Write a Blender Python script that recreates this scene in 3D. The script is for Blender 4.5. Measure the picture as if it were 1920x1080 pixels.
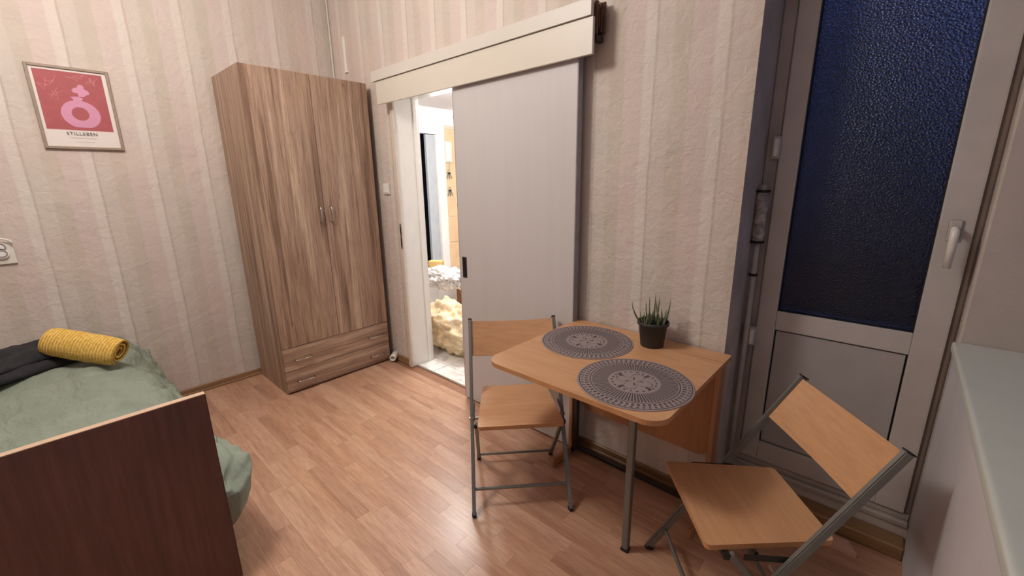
import bpy, bmesh, math, random
from mathutils import Vector, Matrix, noise
random.seed(7)
for o in list(bpy.data.objects): bpy.data.objects.remove(o)
S = bpy.context.scene
COL = S.collection
PI = math.pi

# ------------------------------------------------------------------ camera
cam_d = bpy.data.cameras.new('camera'); cam = bpy.data.objects.new('camera', cam_d); COL.objects.link(cam)
cam_d.sensor_width = 36.0; cam_d.lens = 797.86/1920*36.0; cam_d.clip_start = .02
yw, pt, rl = -0.740018793, 0.246856155, -0.0142434355
fw = Vector((math.sin(yw)*math.cos(pt), math.cos(yw)*math.cos(pt), -math.sin(pt)))
rt = Vector((math.cos(yw), -math.sin(yw), 0)); up = rt.cross(fw)
r2 = rt*math.cos(rl)+up*math.sin(rl); u2 = -rt*math.sin(rl)+up*math.cos(rl)
cam.matrix_world = Matrix(((r2.x, u2.x, -fw.x, 0), (r2.y, u2.y, -fw.y, 0), (r2.z, u2.z, -fw.z, 1.42), (0, 0, 0, 1)))
S.camera = cam

# ------------------------------------------------------------------ world, lights, exposure
S.view_settings.view_transform = 'Standard'; S.view_settings.look = 'None'
S.view_settings.gamma = 1.0; S.view_settings.use_curve_mapping = False
S.view_settings.exposure = 0.0
w = bpy.data.worlds.new('night_sky'); S.world = w; w.use_nodes = True
wn = w.node_tree; bg = wn.nodes['Background']
bg.inputs['Color'].default_value = (.075, .13, .36, 1); bg.inputs['Strength'].default_value = .8

def point(name, loc, power, col, rad):
    l = bpy.data.lights.new(name, 'POINT'); l.energy = power; l.color = col; l.shadow_soft_size = rad
    o = bpy.data.objects.new(name, l); o.location = loc; COL.objects.link(o); return o
point('room_ceiling_light', (-1.95, 0.10, 2.68), 80, (1.0, .935, .88), .22)
point('hall_ceiling_light', (-2.85, 2.42, 2.10), 98, (1.0, .985, .97), .22)

# ------------------------------------------------------------------ materials
def lin(c):
    return tuple(((v/255)/12.92 if v/255 <= .04045 else ((v/255+.055)/1.055)**2.4) for v in c)+(1,)
class NT:
    def __init__(s, name):
        s.m = bpy.data.materials.new(name); s.m.use_nodes = True; s.t = s.m.node_tree
        s.b = s.t.nodes['Principled BSDF']
    def n(s, typ, **kw):
        x = s.t.nodes.new('ShaderNode'+typ)
        for k, v in kw.items(): setattr(x, k, v)
        return x
    def l(s, a, b): s.t.links.new(a, b)
    def put(s, sock, v):
        if hasattr(v, 'is_output'): s.l(v, sock)
        else: sock.default_value = v
    def math(s, op, a, b=None, c=None):
        x = s.n('Math', operation=op); s.put(x.inputs[0], a)
        if b is not None: s.put(x.inputs[1], b)
        if c is not None: s.put(x.inputs[2], c)
        return x.outputs[0]
    def coords(s, scale=(1, 1, 1), kind='Object'):
        c = s.n('TexCoord'); mp = s.n('Mapping'); s.l(c.outputs[kind], mp.inputs[0]); mp.inputs['Scale'].default_value = scale
        return mp.outputs[0]
    def noise(s, vec, scale, detail=4, rough=.55, dist=0):
        x = s.n('TexNoise'); s.l(vec, x.inputs['Vector']); x.inputs['Scale'].default_value = scale
        x.inputs['Detail'].default_value = detail; x.inputs['Roughness'].default_value = rough; x.inputs['Distortion'].default_value = dist
        return x.outputs['Fac']
    def ramp(s, fac, stops, interp='LINEAR'):
        x = s.n('ValToRGB'); s.l(fac, x.inputs[0]); cr = x.color_ramp; cr.interpolation = interp
        while len(cr.elements) < len(stops): cr.elements.new(.5)
        for e, (p, c) in zip(cr.elements, stops): e.position = p; e.color = lin(c) if len(c) == 3 else c
        return x.outputs[0]
    def mix(s, fac, a, b, mode='MIX'):
        x = s.n('Mix', data_type='RGBA', blend_type=mode); s.put(x.inputs[0], fac); s.put(x.inputs[6], a); s.put(x.inputs[7], b)
        return x.outputs[2]
    def col(s, v): s.put(s.b.inputs['Base Color'], v)
    def bump(s, h, strength=.3, dist=.01):
        x = s.n('Bump'); s.l(h, x.inputs['Height']); x.inputs['Strength'].default_value = strength; x.inputs['Distance'].default_value = dist
        s.l(x.outputs[0], s.b.inputs['Normal'])
    def set(s, **kw):
        for k, v in kw.items(): s.b.inputs[k.replace('_', ' ')].default_value = v
        return s

def plain(name, c, rough=.5, metal=0, var=.06, scale=12, bump=0, bscale=60, spec=.5, **kw):
    t = NT(name); v = t.coords(); f = t.noise(v, scale, 4)
    a = tuple(max(0, x*(1-var)) for x in c); b = tuple(min(255, x*(1+var)) for x in c)
    t.col(t.ramp(f, [(.3, a), (.7, b)])); t.set(Roughness=rough, Metallic=metal)
    t.b.inputs['Specular IOR Level'].default_value = spec
    if bump: t.bump(t.noise(v, bscale, 3), bump, .004)
    for k, x in kw.items(): t.b.inputs[k].default_value = x
    return t.m

def wood(name, cs, axis, scale=9, stretch=.07, rough=.45, fine=1.0, seed=0, contrast=(.3, .5, .72), rnd=0):
    """grain running along axis"""
    t = NT(name); sc = [1, 1, 1]; sc['xyz'.index(axis)] = stretch
    c = t.n('TexCoord'); mp = t.n('Mapping'); mp.inputs['Scale'].default_value = sc; mp.inputs['Location'].default_value = (seed*3.1, seed*1.7, seed*.7)
    src = c.outputs['Object']
    oi = None
    if rnd:
        oi = t.n('ObjectInfo'); ad = t.n('VectorMath', operation='MULTIPLY_ADD')
        cb = t.n('CombineXYZ')
        for i in range(3): t.l(oi.outputs['Random'], cb.inputs[i])
        t.l(cb.outputs[0], ad.inputs[0]); ad.inputs[1].default_value = (37, 91, 53); t.l(src, ad.inputs[2]); src = ad.outputs[0]
    t.l(src, mp.inputs[0]); v = mp.outputs[0]
    f = t.noise(v, scale, 6, .6, .4); g = t.noise(v, scale*9, 3, .6)
    base = t.ramp(f, [(contrast[0], cs[0]), (contrast[1], cs[1]), (contrast[2], cs[2])])
    gr = t.ramp(g, [(.35, (205, 205, 205)), (.62, (255, 255, 255))])
    colr = t.mix(fine, base, gr, 'MULTIPLY')
    if rnd:
        tint = t.ramp(oi.outputs['Random'], [(0, (226, 215, 209)), (.25, (248, 240, 232)), (.6, (238, 227, 222)), (.85, (252, 248, 244)), (1, (255, 255, 252))])
        colr = t.mix(1, colr, tint, 'MULTIPLY')
    t.col(colr); t.set(Roughness=rough); t.bump(g, .06, .002)
    return t.m

def wallpaper(name, axis):
    t = NT(name); c = t.n('TexCoord'); sp = t.n('SeparateXYZ'); t.l(c.outputs['Object'], sp.inputs[0])
    wob = t.noise(c.outputs['Object'], 3, 2)
    co = t.math('ADD', sp.outputs['xyz'.index(axis)], t.math('MULTIPLY', wob, .016))
    u = t.math('FRACT', t.math('DIVIDE', t.math('ADD', co, 10.0), .277))
    A = (204, 194, 185); Bp = (207, 192, 185); D = (186, 172, 161); E = (215, 206, 198); G = (197, 186, 174)
    st = t.ramp(u, [(0, E), (.10, E), (.13, D), (.16, A), (.36, A), (.40, G), (.62, G), (.65, Bp), (.93, Bp), (.97, E)])
    mot = t.noise(c.outputs['Object'], 5.5, 5, .6)
    st2 = t.mix(t.math('MULTIPLY', t.ramp(mot, [(.42, (0, 0, 0)), (.68, (255, 255, 255))]), .5), st, lin((212, 198, 186)))
    pk = t.noise(c.outputs['Object'], 1.7, 3)
    st3 = t.mix(t.math('MULTIPLY', t.ramp(pk, [(.45, (0, 0, 0)), (.7, (255, 255, 255))]), .28), st2, lin((214, 184, 174)))
    t.col(st3); t.set(Roughness=.78); t.b.inputs['Specular IOR Level'].default_value = .25
    n1 = t.noise(c.outputs['Object'], 170, 2, .6); n2 = t.noise(c.outputs['Object'], 26, 3, .55, .6); n3 = t.noise(c.outputs['Object'], 4, 3)
    h = t.math('ADD', t.math('MULTIPLY', n1, .22), t.math('ADD', t.math('MULTIPLY', n2, .85), t.math('MULTIPLY', n3, 2.2)))
    t.bump(h, .75, .009)
    return t.m

M = {}
M['wp_left'] = wallpaper('striped_wallpaper_left', 'y'); M['wp_back'] = wallpaper('striped_wallpaper_back', 'x')
M['ceil'] = plain('white_ceiling_paint', (232, 228, 222), .9, bump=.1)
M['plank'] = wood('laminate_strip', [(186, 144, 119), (208, 168, 142), (222, 185, 160)], 'x', 15, .09, .36, .5, rnd=1)
M['plank'].node_tree.nodes['Principled BSDF'].inputs['Coat Weight'].default_value = .15
M['plank'].node_tree.nodes['Principled BSDF'].inputs['Coat Roughness'].default_value = .2
M['subfloor'] = plain('laminate_joint', (150, 106, 80), .6)
def oak(name, axis, seed):
    t = NT(name); i = 'xyz'.index(axis); c = t.n('TexCoord')
    def vec(st, off=0):
        mp = t.n('Mapping'); sc = [1, 1, 1]; sc[i] = st; mp.inputs['Scale'].default_value = sc; mp.inputs['Location'].default_value = (seed*3.1+off, seed*1.7, seed*.7-off)
        t.l(c.outputs['Object'], mp.inputs[0]); return mp.outputs[0]
    broad = t.noise(vec(.03), 15, 3, .5, .3); mid = t.noise(vec(.03, 3), 60, 4, .6, .1); pore = t.noise(vec(.04, 5), 190, 2, .6)
    base = t.ramp(broad, [(.36, (138, 109, 91)), (.45, (180, 150, 127)), (.52, (164, 134, 117)), (.62, (196, 168, 145))])
    m1 = t.ramp(mid, [(.36, (216, 210, 204)), (.52, (252, 252, 250)), (.72, (255, 255, 255))])
    m2 = t.ramp(pore, [(.36, (206, 200, 196)), (.56, (255, 255, 255))])
    knot = t.noise(vec(.16, 9), 17, 6, .7, 1.2)
    m3 = t.ramp(knot, [(.655, (255, 255, 255)), (.71, (150, 128, 110)), (.75, (112, 90, 74))])
    t.col(t.mix(1, t.mix(.7, t.mix(.85, base, m1, 'MULTIPLY'), m2, 'MULTIPLY'), m3, 'MULTIPLY')); t.set(Roughness=.52); t.bump(pore, .08, .002)
    return t.m
M['oak_v'] = oak('sonoma_oak_upright', 'z', 0); M['oak_v2'] = oak('sonoma_oak_upright_second', 'z', 4); M['oak_side'] = oak('sonoma_oak_side', 'z', 2)
M['oak_h'] = oak('sonoma_oak_level', 'y', 1); M['oak_h2'] = oak('sonoma_oak_level_second', 'y', 6)
M['base'] = wood('baseboard_wood', [(130, 98, 66), (152, 116, 82), (166, 130, 94)], 'x', 10, .08, .4, .5)
M['base_y'] = wood('baseboard_wood_side', [(130, 98, 66), (152, 116, 82), (166, 130, 94)], 'y', 10, .08, .4, .5)
M['beech'] = wood('beech_laminate', [(196, 146, 104), (206, 156, 114), (213, 164, 122)], 'x', 10, .1, .42, .25)
M['beech_edge'] = plain('beech_edge_band', (190, 138, 94), .5)
M['beech_dark'] = wood('beech_upright', [(170, 116, 78), (182, 128, 88), (190, 136, 96)], 'z', 10, .1, .45, .3)
M['walnut'] = wood('dark_bed_board', [(90, 60, 55), (108, 72, 65), (120, 82, 74)], 'z', 7, .07, .5, .6)
M['walnut_edge'] = plain('light_edge_band', (202, 172, 146), .5)
M['metal'] = plain('grey_painted_steel', (128, 128, 124), .38, .55, .03)
M['metal_dark'] = plain('dark_joint_steel', (54, 48, 46), .5, .4)
M['chrome'] = plain('brushed_handle_metal', (190, 184, 178), .25, .95, .02)
M['rubber'] = plain('black_rubber', (28, 26, 25), .7)
M['valance'] = plain('cream_valance_laminate', (210, 202, 189), .42, var=.012, scale=3)
M['slide'] = wood('pale_grey_door_laminate', [(200, 195, 195), (202, 197, 197), (204, 199, 198)], 'z', 20, .05, .45, .04)
M['slide_edge'] = plain('grey_door_edge', (150, 146, 148), .4)
M['white'] = plain('white_lacquer', (236, 234, 230), .3, var=.01)
M['jamb_edge'] = plain('cream_jamb_edge', (214, 200, 186), .5, var=.02)
M['valance2'] = plain('cream_valance_top', (206, 200, 190), .42, var=.012, scale=3)
M['plastic'] = plain('white_plastic', (228, 222, 212), .35, var=.015)
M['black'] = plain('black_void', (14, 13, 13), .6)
M['roughwood'] = wood('rough_dark_wood', [(58, 38, 30), (96, 66, 50), (140, 108, 84)], 'z', 30, .3, .9)
M['pvc'] = plain('aged_white_door_plastic', (188, 181, 177), .42, var=.04, scale=6)
M['pvc_frame'] = plain('aged_frame_plastic', (168, 158, 152), .5, var=.06, scale=8)
M['panel'] = plain('grey_door_panel', (168, 162, 160), .5, var=.02)
M['reveal'] = plain('grey_reveal_paint', (188, 178, 172), .7, var=.08, scale=6, bump=.2)
M['wall_r'] = plain('lilac_grey_paint', (200, 196, 199), .62, var=.03, scale=4, bump=.25, bscale=120)
M['niche'] = plain('beige_niche_paint', (186, 174, 166), .7, var=.03, scale=5, bump=.2, bscale=90)
M['sill'] = plain('pale_window_sill', (200, 204, 198), .3, var=.01)
M['duvet'] = plain('sage_green_cotton', (134, 144, 130), .9, var=.05, scale=5, bump=.2, bscale=300)
t = NT('sage_green_creased_cotton'); v = t.coords((1, 2.2, 1)); f = t.noise(v, 4, 4)
t.col(t.ramp(f, [(.3, (128, 138, 124)), (.7, (141, 150, 136))])); t.set(Roughness=.9); t.b.inputs['Specular IOR Level'].default_value = .2
w1_ = t.noise(v, 7, 5, .55, 1.6); w2_ = t.noise(v, 3.2, 3, .5, 2.2); fine = t.noise(v, 420, 2)
t.bump(t.math('ADD', t.math('ADD', w1_, t.math('MULTIPLY', w2_, 1.6)), t.math('MULTIPLY', fine, .03)), .5, .022); M['duvet'] = t.m
M['towel_d'] = plain('charcoal_terry', (44, 42, 46), 1, var=.12, scale=40, bump=.7, bscale=260)
M['frame'] = plain('grey_brown_frame', (150, 132, 116), .5, var=.06, scale=40)
M['paper'] = plain('poster_paper', (222, 212, 206), .6, var=.01)
M['red'] = plain('poster_red', (168, 82, 86), .6, var=.03, scale=20)
M['pink'] = plain('poster_pink', (208, 144, 172), .6, var=.02)
M['pinkline'] = plain('poster_pale_red', (206, 128, 126), .6, var=.02)
M['ink'] = plain('poster_ink', (66, 58, 56), .6)
M['inkgrey'] = plain('poster_grey_ink', (160, 150, 148), .6)
M['pot'] = plain('dark_plastic_pot', (52, 50, 48), .5, var=.05)
M['soil'] = plain('soil', (34, 26, 20), .95, bump=.6)
M['leaf'] = plain('haworthia_green', (104, 112, 80), .55, var=.25, scale=60)
M['peach'] = plain('peach_tile', (226, 192, 152), .35, var=.03, scale=8)
M['hallwall'] = plain('white_hall_paint', (238, 236, 232), .7, var=.01)
M['hallceil'] = plain('hall_ceiling_paint', (206, 200, 200), .7, var=.01)
M['halldoor'] = plain('blue_grey_hall_door', (178, 184, 190), .45, var=.02)
M['cardboard'] = plain('brown_cardboard', (168, 118, 80), .85, var=.06)
M['parcel'] = plain('yellow_paper', (222, 188, 120), .8, var=.06)
M['tilejoint'] = plain('tile_joint', (196, 186, 176), .8)
M['tape'] = plain('mottled_pipe_wrap', (150, 144, 138), .6, var=.35, scale=38, bump=.4)
M['dirtypipe'] = plain('painted_pipe', (182, 174, 168), .5, var=.06)
M['night'] = plain('dark_exterior', (74, 74, 84), .9)
M['pinkwood'] = plain('pale_pink_wood', (206, 164, 146), .6, var=.05)

t = NT('gold_plastic_bag'); v = t.coords(); f = t.noise(v, 9, 5, .6, 1.2)
t.col(t.ramp(f, [(.35, (212, 180, 128)), (.5, (230, 206, 164)), (.66, (242, 230, 206))])); t.set(Roughness=.28); t.bump(t.noise(v, 14, 3, .5, 1.5), .4, .02); M['bag'] = t.m
t = NT('clear_plastic_wrap'); v = t.coords(); f = t.noise(v, 14, 5, .65, 1.4)
t.col(t.ramp(f, [(.33, (214, 214, 218)), (.46, (244, 244, 244)), (.65, (252, 252, 252))])); t.set(Roughness=.22)
t.bump(t.noise(v, 22, 4, .6, 1.6), .6, .02); M['wrap'] = t.m
t = NT('marble_tile'); v = t.coords(); f = t.noise(v, 6, 6, .6, 1.5)
t.col(t.ramp(f, [(.36, (206, 200, 198)), (.5, (234, 230, 226)), (.62, (240, 238, 234))])); t.set(Roughness=.22); M['marble'] = t.m
t = NT('yellow_ribbed_terry'); c = t.n('TexCoord'); sp = t.n('SeparateXYZ'); t.l(c.outputs['Object'], sp.inputs[0])
rib = t.math('SINE', t.math('MULTIPLY', sp.outputs[0], 480)); f = t.noise(c.outputs['Object'], 90, 3)
t.col(t.ramp(t.math('ADD', t.math('MULTIPLY', rib, .16), f), [(.3, (206, 158, 66)), (.5, (228, 184, 88)), (.72, (244, 210, 126))])); t.set(Roughness=.95)
t.bump(t.math('ADD', rib, f), .6, .004); M['towel_y'] = t.m
# frosted night glass
t = NT('textured_glass'); v = t.coords()
t.col(lin((150, 160, 180))); t.set(Roughness=.34); t.b.inputs['Transmission Weight'].default_value = 1.0; t.b.inputs['IOR'].default_value = 1.45
vo = t.n('TexVoronoi'); t.l(v, vo.inputs['Vector']); vo.inputs['Scale'].default_value = 150
t.bump(vo.outputs['Distance'], .5, .0055); M['glass'] = t.m
t = NT('clear_window_glass'); t.set(Roughness=.02); t.b.inputs['Transmission Weight'].default_value = 1; t.col(lin((230, 235, 235))); M['winglass'] = t.m
# printed placemat, rings and spokes in polar coordinates round its own centre
t = NT('printed_placemat'); c = t.n('TexCoord'); sp = t.n('SeparateXYZ'); t.l(c.outputs['Object'], sp.inputs[0])
X, Y = sp.outputs[0], sp.outputs[1]
r = t.math('DIVIDE', t.math('SQRT', t.math('ADD', t.math('MULTIPLY', X, X), t.math('MULTIPLY', Y, Y))), .2)
a = t.math('ARCTAN2', Y, X)
def band(lo, hi, rr=None):
    rr = rr or r
    return t.math('MULTIPLY', t.math('GREATER_THAN', rr, lo), t.math('LESS_THAN', rr, hi))
def teeth(n, th, ph=0): return t.math('GREATER_THAN', t.math('SINE', t.math('MULTIPLY_ADD', a, float(n), float(ph))), th)
def add(*xs):
    o = xs[0]
    for x in xs[1:]: o = t.math('MAXIMUM', o, x)
    return o
sp1 = t.math('MULTIPLY', band(.45, .735), teeth(84, -.25))
d1 = t.math('MULTIPLY', band(.80, .865), teeth(60, .05)); d2 = t.math('MULTIPLY', band(.885, .93), teeth(60, .35, 1.2))
rings = add(band(.755, .775), band(.945, .965))
# medallion: four petal outlines, a centre cross and a ring of dashes
pet = t.math('ABSOLUTE', t.math('COSINE', t.math('MULTIPLY', a, 2.0)))
pr = t.math('ABSOLUTE', t.math('SUBTRACT', r, t.math('MULTIPLY_ADD', pet, .2, .12)))
petl = t.math('MULTIPLY', t.math('LESS_THAN', pr, .014), teeth(31, -.3))
ds = t.math('MULTIPLY', band(.36, .395), teeth(22, .2)); d4 = t.math('MULTIPLY', band(.27, .38), teeth(4, .93, PI))
cr = t.math('MULTIPLY', band(.05, .15), teeth(4, .86))
dark = add(sp1, d1, d2, rings, petl, ds, d4, cr)
t.col(t.mix(dark, lin((148, 134, 134)), lin((70, 63, 64)))); t.set(Roughness=.75)
t.bump(t.math('SUBTRACT', 1.0, dark), .25, .001); M['mat'] = t.m

# ------------------------------------------------------------------ mesh helpers
def mesh_obj(name, bm, mat, parent=None, smooth=False):
    me = bpy.data.meshes.new(name); bmesh.ops.recalc_face_normals(bm, faces=bm.faces); bm.to_mesh(me); bm.free()
    for m in (mat if isinstance(mat, (list, tuple)) else [mat]): me.materials.append(M[m])
    if smooth:
        for p in me.polygons: p.use_smooth = True
    o = bpy.data.objects.new(name, me); COL.objects.link(o)
    if parent: o.parent = parent
    return o
def box(bm, x0, x1, y0, y1, z0, z1, bev=0, mi=0, seg=1):
    g = bmesh.ops.create_cube(bm, size=1); vs = g['verts']
    for v in vs: v.co = Vector(((x0+x1)/2+v.co.x*(x1-x0), (y0+y1)/2+v.co.y*(y1-y0), (z0+z1)/2+v.co.z*(z1-z0)))
    fs = {f for v in vs for f in v.link_faces}
    for f in fs: f.material_index = mi
    if bev: bmesh.ops.bevel(bm, geom=list({e for f in fs for e in f.edges}), offset=bev, segments=seg, affect='EDGES', profile=.7)
def bx(name, dims, mat, parent=None, bev=0, seg=1):
    bm = bmesh.new()
    for d in (dims if isinstance(dims[0], (list, tuple)) else [dims]): box(bm, *d, bev=bev, seg=seg)
    return mesh_obj(name, bm, mat, parent)
def bar(bm, a, b, wx, wy, side=Vector((1, 0, 0)), bev=.002):
    """rectangular bar from a to b; wx along side, wy along the other normal"""
    a, b = Vector(a), Vector(b); d = (b-a).normalized(); s = (side-d*side.dot(d)).normalized(); n = d.cross(s)
    vs = []
    for p in (a, b):
        for i, j in ((-1, -1), (1, -1), (1, 1), (-1, 1)): vs.append(bm.verts.new(p+s*i*wx/2+n*j*wy/2))
    fs = [bm.faces.new([vs[i] for i in q]) for q in ((3, 2, 1, 0), (4, 5, 6, 7), (0, 1, 5, 4), (1, 2, 6, 5), (2, 3, 7, 6), (3, 0, 4, 7))]
    if bev: bmesh.ops.bevel(bm, geom=list({e for f in fs for e in f.edges}), offset=bev, segments=2, affect='EDGES')
def tube(bm, pts, rad, n=12, caps=True):
    pts = [Vector(p) for p in pts]; rings = []
    rad = rad if isinstance(rad, (list, tuple)) else [rad]*len(pts)
    ref = None
    for i, p in enumerate(pts):
        d = (pts[min(i+1, len(pts)-1)]-pts[max(i-1, 0)]).normalized()
        if ref is None: ref = d.orthogonal().normalized()
        s = (ref-d*ref.dot(d)).normalized(); ref = s; q = d.cross(s)
        rings.append([bm.verts.new(p+(s*math.cos(2*PI*k/n)+q*math.sin(2*PI*k/n))*rad[i]) for k in range(n)])
    for A, B in zip(rings, rings[1:]):
        for k in range(n): bm.faces.new((A[k], A[(k+1) % n], B[(k+1) % n], B[k]))
    if caps: bm.faces.new(rings[0][::-1]); bm.faces.new(rings[-1])
def lathe(bm, prof, n=32, c=(0, 0, 0)):
    c = Vector(c); rings = []
    for r_, z in prof: rings.append([bm.verts.new(c+Vector((r_*math.cos(2*PI*k/n), r_*math.sin(2*PI*k/n), z))) for k in range(n)])
    for A, B in zip(rings, rings[1:]):
        for k in range(n): bm.faces.new((A[k], A[(k+1) % n], B[(k+1) % n], B[k]))
    bm.faces.new(rings[0][::-1]); bm.faces.new(rings[-1])
def prism(bm, poly, ext, mi=0):
    """poly: list of 3-D points; ext: extrusion vector"""
    ext = Vector(ext); a = [bm.verts.new(Vector(p)) for p in poly]; b = [bm.verts.new(Vector(p)+ext) for p in poly]
    n = len(a); fs = [bm.faces.new(a), bm.faces.new(b[::-1])]
    for i in range(n): fs.append(bm.faces.new((a[i], b[i], b[(i+1) % n], a[(i+1) % n])))
    for f in fs: f.material_index = mi
def round_poly(pts, rads, seg=8):
    out = []; n = len(pts)
    for i in range(n):
        p = Vector(pts[i]); r_ = rads[i]
        if r_ <= 0: out.append(p); continue
        a = (Vector(pts[i-1])-p).normalized(); b = (Vector(pts[(i+1) % n])-p).normalized()
        ang = a.angle(b); d = r_/math.tan(ang/2); ce = p+(a+b).normalized()*(r_/math.sin(ang/2))
        s = p+a*d-ce; e = p+b*d-ce
        for k in range(seg+1):
            f = k/seg; q = s.lerp(e, f).normalized()*r_
            out.append(ce+q)
    return out
def empty(name, loc=(0, 0, 0), rz=0):
    o = bpy.data.objects.new(name, None); o.location = loc; o.rotation_euler = (0, 0, rz); COL.objects.link(o); return o
def tag(o, label, cat, group=None):
    o['label'] = label; o['category'] = cat
    if group: o['group'] = group
    return o
def struct(o, label=None):
    o['kind'] = 'structure'
    if label: o['label'] = label
    return o

# ------------------------------------------------------------------ room shell
XL, YB, XR, YF, ZC = -3.5, 1.785, .2, -2.4, 3.0
TH = .18
struct(bx('wall_left', (XL-.15, XL, YF, YB+TH, 0, ZC), 'wp_left'), 'left wall papered in cream and pink stripes')
bm = bmesh.new()
DX0, DX1, DZ = -2.69, -1.86, 1.99          # doorway
box(bm, XL-.9, DX0-.03, YB, YB+TH, 0, ZC); box(bm, DX0-.03, DX1+.03, YB, YB+TH, DZ+.03, ZC); box(bm, DX1+.03, -.455, YB, YB+TH+.10, 0, ZC)
box(bm, -.455, .66, YB, YB+.24, 2.42, ZC)
for f in bm.faces:
    f.normal_update()
    if f.normal.x > .9 and f.calc_center_median().x > -.6: f.material_index = 1
struct(mesh_obj('wall_back', bm, ['wp_back', 'reveal']), 'back wall papered in cream and beige stripes with a doorway')
# right wall with a window niche
bm = bmesh.new()
box(bm, XR, XR+.30, YF, 1.98, 0, .845); box(bm, XR, XR+.30, YF, 1.98, 2.5, ZC); box(bm, XR, XR+.30, YF, -.6, .845, 2.5)
struct(mesh_obj('wall_right', bm, 'wall_r'), 'lilac grey painted wall under the window niche')
struct(bx('wall_pier', (XR+.002, XR+.46, 1.98, 2.16, 0, ZC), 'niche', bev=.006), 'beige side of the window niche beside the balcony door')
struct(bx('wall_front', (XL-.15, XR+.46, YF-.15, YF, 0, ZC), 'wp_back'), 'wall behind the viewer')
struct(bx('ceiling', (XL-.15, XR+.46, YF-.15, 2.4, ZC, ZC+.1), 'ceil'), 'white room ceiling')
# niche: sill and window
bm = bmesh.new(); box(bm, XR-.012, XR+.34, -.6, 1.978, .845, .88, bev=.012, seg=4)
struct(mesh_obj('trim_sill', bm, 'sill', smooth=True), 'pale rounded window sill on the right')
w1 = struct(empty('window_1', (XR+.36, 0, 0)), 'window set back in the right niche')
bx('window_frame', [(-.03, .04, -.6, 1.98, .88, .95), (-.03, .04, -.6, 1.98, 2.43, 2.5), (-.03, .04, -.6, -.53, .95, 2.43), (-.03, .04, 1.91, 1.98, .95, 2.43), (-.03, .04, .64, .74, .95, 2.43)], 'pvc', w1, bev=.004)
bx('pane', (0, .008, -.53, .64, .95, 2.43), 'winglass', w1); bx('pane', (0, .008, .74, 1.91, .95, 2.43), 'winglass', w1)

# floor: single strips, those in view as parts
floor = struct(bx('floor', [(XL-.1, XR+.4, YF-.1, 2.1, -.06, -.004)], 'subfloor'), 'warm beech laminate strip floor')
fwv = fw
def in_view(x, y):
    d = Vector((x, y, -1.42)); q = d.dot(fw)
    if q < .2: return False
    px = 960+797.86*d.dot(r2)/q; py = 540-797.86*d.dot(u2)/q
    if not (-40 < px < 1960 and 640 < py < 1150): return False
    if px < 400 and py > 860-.3*px: return False      # behind the bed board
    return True
SW = .0655
cands = []; rest = []
y = YF
row = 0
while y < 2.03:
    x = XL-random.uniform(0, .4)
    while x < XR+.0:
        L = random.choice([.27, .34, .42, .48, .55])*random.uniform(.92, 1.08)
        x0, x1 = max(x, XL), min(x+L, XR)
        ym = 1.785 if True else 2.03
        if x1-x0 > .03:
            y1 = min(y+SW, 2.03)
            if y1 > YB:                     # strips only run on inside the balcony recess
                x0 = max(x0, -.455)
            if y > YB-.001 and x1-x0 < .03 or (y1 > YB and x1 < -.4): pass
            elif any(in_view(px_, py_) for px_ in (x0, (x0+x1)/2, x1) for py_ in (y, y1)) and not (x1 < -1.8 and y1 < -.05 and x1 < -1.7):
                cands.append((x0, x1, y, y1))
            else: rest.append((x0, x1, y, y1))
        x += L
    y += SW; row += 1
cands.sort(key=lambda c: (c[0]+c[1])**2/4+(c[2]+c[3])**2/4)
far = cands[300:]; cands = cands[:300]
G = .00025
for (x0, x1, y0, y1) in cands:
    bm = bmesh.new(); cx, cy = (x0+x1)/2, (y0+y1)/2
    box(bm, x0-cx+G, x1-cx-G, y0-cy+G, y1-cy-G, -.006, 0)
    o = mesh_obj('plank', bm, 'plank', floor); o.location = (cx, cy, 0)
def plank_sheet(items, name):
    bm = bmesh.new()
    for (x0, x1, y0, y1) in items: box(bm, x0+G, x1-G, y0+G, y1-G, -.006, 0)
    o = mesh_obj(name, bm, 'plank', floor); o['kind'] = 'stuff'; return o
plank_sheet(rest+far, 'plank_remainder')

struct(bx('baseboard_left', [(XL, XL+.014, YF, .93, 0, .048), (XL, XL+.02, YF, .93, 0, .016)], 'base_y', bev=.003), 'brown wooden baseboard along the left wall')
struct(bx('baseboard_back', [(-2.96, DX0-.035, YB-.014, YB, 0, .05), (-2.96, DX0-.035, YB-.02, YB, 0, .016)], 'base', bev=.003), 'short brown baseboard between wardrobe and doorway')
struct(bx('baseboard_table', [(DX1+.1, -.455, YB-.014, YB, 0, .05), (DX1+.1, -.455, YB-.026, YB, 0, .022)], 'base', bev=.004), 'brown baseboard behind the folding table')
struct(bx('baseboard_balcony', [(-.455, XR, 1.945, 2.03, 0, .055)], 'base', bev=.006), 'brown wooden ledge below the balcony door')

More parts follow.
